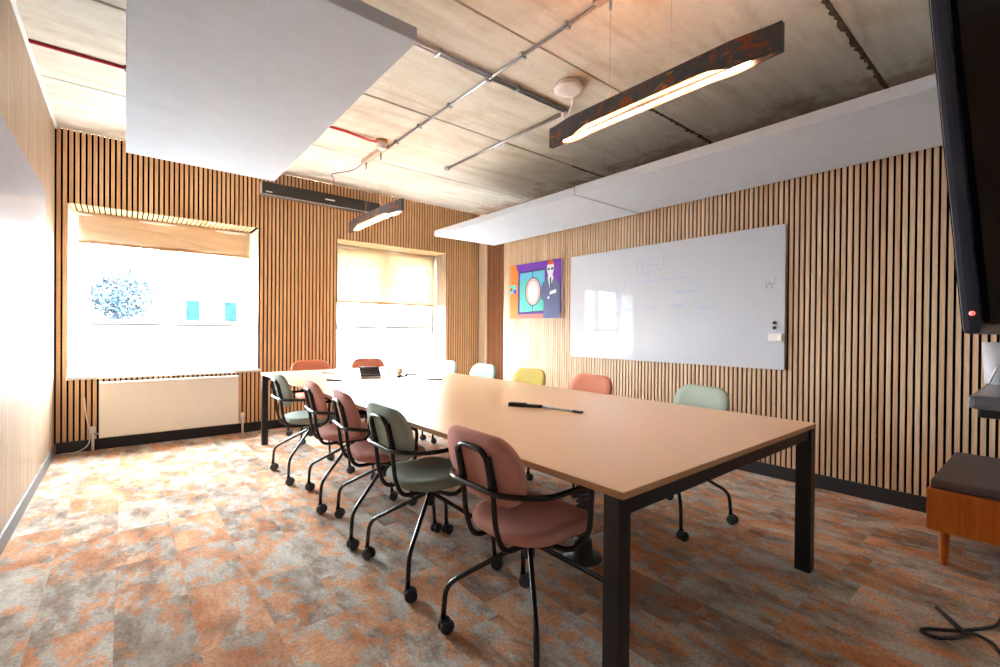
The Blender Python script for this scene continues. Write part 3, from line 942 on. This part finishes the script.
# ------------------------------------------------------------------ chairs
def seat_mesh(key):
    b = B()
    rings = []
    for s_, z in ((0.90, 0.437), (0.965, 0.441), (1.0, 0.452), (0.992, 0.457), (1.0, 0.462), (0.975, 0.474), (0.90, 0.480), (0.7, 0.477), (0.4, 0.473), (0.15, 0.472)):
        ring = []
        for u, v in rrect(0.41, 0.43, 0.145, 8):
            x, y = u * s_, v * s_
            dz = 0.012 * (abs(u) * s_ / 0.235) ** 2 if z > 0.45 else 0.0
            if y > 0.12: dz -= (y - 0.12) * 0.14
            ring.append(Vector((x, y + 0.015, z + dz)))
        rings.append(ring)
    b.loft(rings, key)
    return b
def back_pt(u, v, d):
    """u across, v up (0 = middle), d thickness forward"""
    y = -0.262 - 0.24 * v - 0.0 + 0.55 * u * u * 0.9
    return Vector((u, y + d * 0.97, 0.706 + v + d * 0.2))
def back_mesh(key):
    b = B(); rings = []
    prof = ((0.30, -0.004), (0.7, -0.004), (0.95, 0.0), (1.0, 0.008), (1.0, 0.02), (0.95, 0.031), (0.7, 0.036), (0.3, 0.037), (0.05, 0.037))
    base = []
    for u, v in rrect(0.435, 0.252, 0.11, 9):
        # lower corners a little tighter than the upper ones
        base.append((u * (1.0 - 0.06 * max(0, -v / 0.126) ** 2), v))
    for s_, d in ((0.05, -0.004),) + prof:
        rings.append([back_pt(u * s_, v * s_, d) for u, v in base])
    b.loft(rings, key)
    return b
def chair(key, label, x, y, rz, grp, brz):
    t = thing('conference_chair', label, 'chair', (x, y, 0), rz, grp)
    seat_mesh(key).make('seat', t)
    back_mesh(key).make('backrest', t)
    r = 0.0105
    # inverted U that carries the back and runs under the seat
    b = B()
    hw = 0.088
    pts = []
    for s_ in (-1, 1):
        q = [(s_ * hw, 0.10, 0.415), (s_ * hw, -0.205, 0.41), (s_ * hw, -0.242, 0.50), (s_ * hw, -0.254, 0.62), (s_ * hw, -0.290, 0.785)]
        pts.append(q)
    path = pts[0] + list(reversed(pts[1]))
    b.tube(path, r, 'black_gloss', 8, 0.06)
    bf = b.make('back_frame', t)
    for s_ in (-1, 1):
        b = B(); vs = b.box(-0.014, 0.014, -0.014, 0.012, -0.065, 0.065, 'black_plastic', 0.004, Matrix.Translation((s_ * hw, -0.264, 0.70)) @ Matrix.Rotation(0.2, 4, 'X')); b.make('mounting_pad', bf)
    # arm hoop
    b = B(); zh = 0.642
    half = [(0.10, -0.05, 0.412), (0.235, -0.01, 0.415), (0.255, 0.055, 0.465), (0.258, 0.065, 0.642), (0.262, -0.02, zh + 0.003), (0.262, -0.16, zh), (0.155, -0.276, zh)]
    path = half + [(-p[0], p[1], p[2]) for p in reversed(half)]
    b.tube(path, r, 'black_gloss', 8, 0.065)
    b.make('armrest_frame', t)
    b = B(); b.lathe([(0.018, 0.30), (0.024, 0.31), (0.024, 0.40), (0.07, 0.405), (0.07, 0.42)], (0, 0, 0), (0, 0, 1), 'black_plastic', 16)
    b.box(-0.11, 0.11, -0.06, 0.06, 0.405, 0.425, 'black_plastic', 0.004); b.make('column', t)
    for k in range(4):
        a = brz + k * PI / 2
        ca, sa = math.cos(a), math.sin(a)
        b = B(); b.tube([(0.012 * ca, 0.012 * sa, 0.395), (0.03 * ca, 0.03 * sa, 0.352), (0.325 * ca, 0.325 * sa, 0.195), (0.336 * ca, 0.336 * sa, 0.062)], 0.0105, 'black_gloss', 8, 0.05)
        lg = b.make('leg', t)
        b = B(); ca2 = math.atan2(-y, -x) - rz + 0.75 * math.sin(k * 2.3 + x * 5 + y * 3)
        ax = Vector((math.cos(ca2), math.sin(ca2), 0))
        fw = Vector((-ax.y, ax.x, 0))
        c = Vector((0.336 * ca, 0.336 * sa, 0.029)) + fw * 0.012
        for s_ in (-1, 1):
            b.lathe([(0.018, 0.0), (0.028, 0.002), (0.029, 0.009), (0.028, 0.015), (0.02, 0.017), (0.006, 0.017)], c + ax * s_ * 0.006, ax * s_, 'wheel', 18)
        b.lathe([(0.012, -0.007), (0.012, 0.007)], c, ax, 'black_plastic', 10)
        b.box(-0.007, 0.007, -0.012, 0.016, 0.03, 0.066, 'black_plastic', 0.003, Matrix.Translation((0.336 * ca, 0.336 * sa, 0)) @ Matrix.Rotation(ca2, 4, 'Z'))
        b.make('caster', lg)
    return t
GL = 'chairs along the left side of the table'
GR = 'chairs along the right side of the table'
GF = 'chairs at the far head of the table'
chair('pink', 'dusty pink chair nearest the camera, its whole back and seat in view', 1.234, 1.315, -PI / 2, GL, 0.90)
chair('sage', 'sage green chair second from the near end on the left side of the table', 1.21, 2.03, -PI / 2, GL, 0.75)
chair('pink', 'dusty pink chair directly behind the nearer sage chair on the left side', 1.23, 2.60, -PI / 2 - 0.12, GL, 0.70)
chair('pink', 'dusty pink chair second from the window end on the left side', 1.25, 3.22, -PI / 2 - 0.10, GL, 0.74)
chair('sage', 'sage green chair at the window end of the left side, beside the table leg', 1.205, 3.95, -PI / 2, GL, 0.785)
chair('sage', 'sage green chair alone at the near end of the right side, below the whiteboard corner', 2.73, 1.56, PI / 2 - 0.24, GR, 0.88)
chair('coral', 'coral chair on the right side of the table below the whiteboard', 2.73, 2.44, PI / 2, GR, 0.8)
chair('yellow', 'mustard yellow chair on the right side of the table', 2.73, 3.18, PI / 2, GR, 0.7)
chair('mint', 'pale mint chair between the yellow chair and the far corner on the right side', 2.73, 3.91, PI / 2, GR, 0.75)
chair('mint', 'pale mint chair farthest away on the right side, in front of the right window', 2.72, 4.62, PI / 2 + 0.05, GR, 0.8)
chair('coral', 'coral chair at the far head of the table, left one, in front of the slats', 1.65, 5.20, PI, GF, 0.8)
chair('coral', 'coral chair at the far head of the table, right one, in front of the window', 2.34, 5.20, PI, GF, 0.8)

# ------------------------------------------------------------------ things on the table
t = thing('cable_adapter', 'black connector block with a grey cable and plug lying mid table', 'cable adapter', (0, 0, 0))
P0, P1, P2 = Vector((1.79, 2.09, TZ)), Vector((1.90, 1.918, TZ)), Vector((1.945, 1.69, TZ))
d = (P1 - P0).normalized(); ang = math.atan2(d.y, d.x)
b = B(); vs = b.box(-0.055, 0.055, -0.022, 0.022, 0.0, 0.024, 'black_plastic', 0.008, Matrix.Translation(P0 + d * 0.05) @ Matrix.Rotation(ang, 4, 'Z')); b.make('block', t)
b = B(); b.box(-0.05, 0.05, -0.014, 0.014, 0.0, 0.018, 'black_plastic', 0.006, Matrix.Translation(P0 + d * 0.15) @ Matrix.Rotation(ang, 4, 'Z')); b.make('connector', t)
b = B(); b.tube([P1 + Vector((0, 0, 0.008)), (1.925, 1.80, TZ + 0.006), P2 + Vector((0, 0, 0.006))], 0.006, 'steel', 8, 0.04); b.make('cable', t)
d2 = (P2 - P1).normalized()
b = B(); b.box(-0.03, 0.03, -0.010, 0.010, 0.0, 0.012, 'black_plastic', 0.003, Matrix.Translation(P2) @ Matrix.Rotation(math.atan2(d2.y, d2.x), 4, 'Z')); b.make('plug', t)
b = B(); b.box(-0.004, 0.004, -0.045, 0.045, 0, 0.0012, 'white', 0.0, Matrix.Translation((1.745, 2.10, TZ)) @ Matrix.Rotation(0.9, 4, 'Z'))
tag(b.make('table_slot'), 'thin pale strip set in the table top beside the black connector', 'trim')
# ribbed rack of remotes
t = thing('ribbed_stand', 'dark ribbed sloping document stand at the far end of the table', 'stand', (1.80, 4.14, TZ), -0.3)
b = B()
b.prism([(-0.11, 0.0), (0.11, 0.0), (0.11, 0.075), (0.09, 0.085), (-0.11, 0.012)], lambda u, v, d_: Vector((d_, u, v)), -0.09, 0.09, 'tray_light'); b.make('body', t)
for j in range(6):
    u = -0.09 + j * 0.034
    b = B(); zt = 0.012 + (u + 0.11) * 0.365
    b.box(-0.092, 0.092, u, u + 0.012, zt, zt + 0.012, 'black_plastic', 0.002, None); b.make('rib', t)
b = B(); b.tube([(1.93, 4.02, TZ + 0.006), (1.98, 3.98, TZ + 0.02), (2.00, 3.92, TZ + 0.006), (2.05, 4.05, TZ + 0.006), (2.12, 4.0, TZ + 0.006), (2.18, 4.16, TZ + 0.006), (2.30, 4.12, TZ + 0.006)], 0.007, 'felt', 6, 0.03)
tag(b.make('table_cable'), 'tangled dark cable beside the ribbed stand on the table', 'cable')
t = thing('cup', 'small beige cup among the cables on the table', 'cup', (2.16, 4.25, TZ))
b = B(); b.lathe([(0.024, 0), (0.03, 0.004), (0.034, 0.065), (0.031, 0.065), (0.027, 0.008), (0.001, 0.007)], (0, 0, 0), (0, 0, 1), 'pale_wood', 18); b.make('bowl', t)
b = B(); b.tube([(0.032, 0, 0.05), (0.055, 0, 0.045), (0.052, 0, 0.02), (0.03, 0, 0.016)], 0.004, 'pale_wood', 6, 0.01); b.make('handle', t)
def slab(name, x, y, rz, l, w, h, key, label, cat):
    b = B(); b.box(-l / 2, l / 2, -w / 2, w / 2, 0, h, key, min(h, w) * 0.3)
    o = b.make(name, None, (x, y, TZ)); o.rotation_euler = (0, 0, rz); tag(o, label, cat)
slab('phone', 2.17, 3.59, -0.6, 0.145, 0.05, 0.009, 'black_plastic', 'thin dark phone lying alone right of the cables on the table', 'phone')
slab('marker_pen', 1.42, 4.02, -0.75, 0.14, 0.014, 0.014, 'black_plastic', 'dark marker pen lying near the left edge of the table, the nearer one', 'pen')
slab('marker_pen', 1.60, 4.72, -0.75, 0.13, 0.014, 0.014, 'tray', 'marker pen lying near the far left end of the table, behind the other pen', 'pen')
slab('marker_pen', 2.50, 4.42, -0.65, 0.14, 0.014, 0.014, 'tray', 'grey pen lying at the far right of the table near the mint chairs', 'pen')

# ------------------------------------------------------------------ bench
t = thing('storage_bench', 'orange wooden bench with taupe cushion at the right edge', 'bench', (3.22, 0.43, 0))
b = B(); b.box(0, 0.90, -1.1, 0, 0.185, 0.395, 'bench', 0.004); b.make('box', t)
b = B(); b.box(0.012, 0.89, -1.09, -0.012, 0.396, 0.446, 'cushion', 0.016)
b.make('cushion', t)
for x, y, s_, in ((0.07, -0.06, -1), (0.83, -0.06, 1), (0.07, -1.04, -1), (0.83, -1.04, 1)):
    b = B(); b.loft([[Vector((x + s_ * 0.0 + (0.02 * math.cos(a * PI / 8)) * k_ + dx, y + 0.02 * math.sin(a * PI / 8) * k_, z_)) for a in range(16)] for z_, k_, dx in ((0.0, 0.8, s_ * 0.02 if s_ > 0 else 0), (0.187, 1.25, 0))], 'bench'); b.make('leg', t)

# ------------------------------------------------------------------ screen on a stand
t = thing('television', 'large black television tilted down at the right edge with a red standby light', 'television', (1.6, 0.118, 1.195))
TILT = Matrix.Rotation(math.radians(-4.7), 4, 'X')
b = B(); b.box(0, 1.35, 0.0, 0.034, 0, 1.0, 'bezel', 0.012, TILT); b.make('bezel', t)
b = B(); b.box(0.02, 1.33, 0.034, 0.037, 0.02, 0.98, 'screen', 0.001, TILT); b.make('screen', t)
b = B(); b.box(0.03, 1.32, -0.12, 0.0, 0.02, 0.97, 'screen', 0.014, TILT); b.make('rear_housing', t)
b = B(); b.lathe([(0.006, 0.0), (0.006, -0.003), (0.003, -0.004)], TILT @ Vector((0.0, 0.014, 0.05)), (1, 0, 0), 'red_led', 12); b.make('standby_light', t)
b = B(); b.box(0.55, 0.79, -0.198, -0.08, 0.35, 0.65, 'black', 0.004); b.make('wall_mount', t)
t = thing('television_stand', 'black upright stand with a grey shelf under the television', 'stand', (2.27, -0.02, 0))
for x in (-0.12, 0.12):
    b = B(); b.box(x - 0.03, x + 0.03, -0.14, -0.08, 0.04, 1.9, 'black', 0.004); b.make('post', t)
b = B(); b.box(-0.4, 0.4, -0.3, 0.05, 0.0, 0.04, 'black', 0.01); b.make('base', t)
b = B(); b.box(-0.63, 0.6, 0.02, 0.165, 1.005, 1.04, 'tray', 0.012); sh = b.make('shelf', t)
b = B(); b.box(-0.6, 0.57, 0.03, 0.15, 0.982, 1.005, 'black_plastic', 0.006); b.box(-0.16, 0.16, -0.08, 0.04, 0.984, 1.003, 'black_plastic', 0.004); b.make('shelf_rail', sh)
t = thing('tumbler', 'white cylindrical beaker on the shelf below the television', 'cup', (2.08, 0.112, 1.0405))
b = B(); b.lathe([(0.034, 0), (0.036, 0.003), (0.043, 0.128), (0.040, 0.128), (0.034, 0.008), (0.001, 0.007)], (0, 0, 0), (0, 0, 1), 'tray_light', 28); b.make('body', t)
b = B(); b.tube([(2.03, 0.135, 1.044), (1.99, 0.115, 1.10)], 0.003, 'white_plastic', 6)
tag(b.make('stylus'), 'thin pale stylus leaning beside the white beaker', 'pen')

b = B()
b.tube([(3.0, 0.13, 0.008), (2.74, 0.150, 0.008), (2.58, 0.245, 0.008), (2.50, 0.33, 0.008), (2.46, 0.345, 0.008), (2.455, 0.29, 0.008), (2.52, 0.24, 0.010), (2.60, 0.20, 0.014), (2.58, 0.15, 0.010), (2.50, 0.12, 0.008), (2.45, 0.05, 0.008)], 0.0065, 'black_plastic', 7, 0.05)
o = tag(b.make('floor_cable'), 'looped black cable lying on the carpet in the bottom right corner', 'cable')
b = B(); b.tube([(2.72, 0.325, 0.012), (2.66, 0.285, 0.012), (2.56, 0.22, 0.012)], 0.009, 'black_plastic', 8); b.make('plug', o)

# ------------------------------------------------------------------ daylight portals in the windows and the added fill door
ld = bpy.data.lights.new('fill_door_portal', 'AREA'); ld.shape = 'RECTANGLE'; ld.size = DX1 - DX0; ld.size_y = DZ
ld.cycles.is_portal = True
lo = bpy.data.objects.new('fill_door_portal', ld); COL.objects.link(lo)
lo.location = ((DX0 + DX1) / 2, YN - 0.14, DZ / 2); lo.rotation_euler = (PI / 2, 0, 0)
for w in (W1, W2):
    ld = bpy.data.lights.new('window_portal', 'AREA'); ld.shape = 'RECTANGLE'
    ld.size = w[1] - w[0]; ld.size_y = WZ[1] - ZLOW[w]
    ld.cycles.is_portal = True
    lo = bpy.data.objects.new('window_portal', ld); COL.objects.link(lo)
    lo.location = ((w[0] + w[1]) / 2, D + 0.49, (ZLOW[w] + WZ[1]) / 2); lo.rotation_euler = (-PI / 2, 0, 0)

# ------------------------------------------------------------------ put each thing's empty at its base
bpy.context.view_layer.update()
def descend(o):
    for c in o.children:
        yield c
        yield from descend(c)
for o in list(bpy.data.objects):
    if o.type != 'EMPTY' or o.parent or o.location.length > 1e-6 or not o.children:
        continue
    pts = [c.matrix_world @ Vector(v) for c in descend(o) if c.type == 'MESH' for v in c.bound_box]
    loc = Vector(((min(p.x for p in pts) + max(p.x for p in pts)) / 2, (min(p.y for p in pts) + max(p.y for p in pts)) / 2, min(p.z for p in pts)))
    o.location = loc
    for c in o.children:
        c.location = c.location - loc
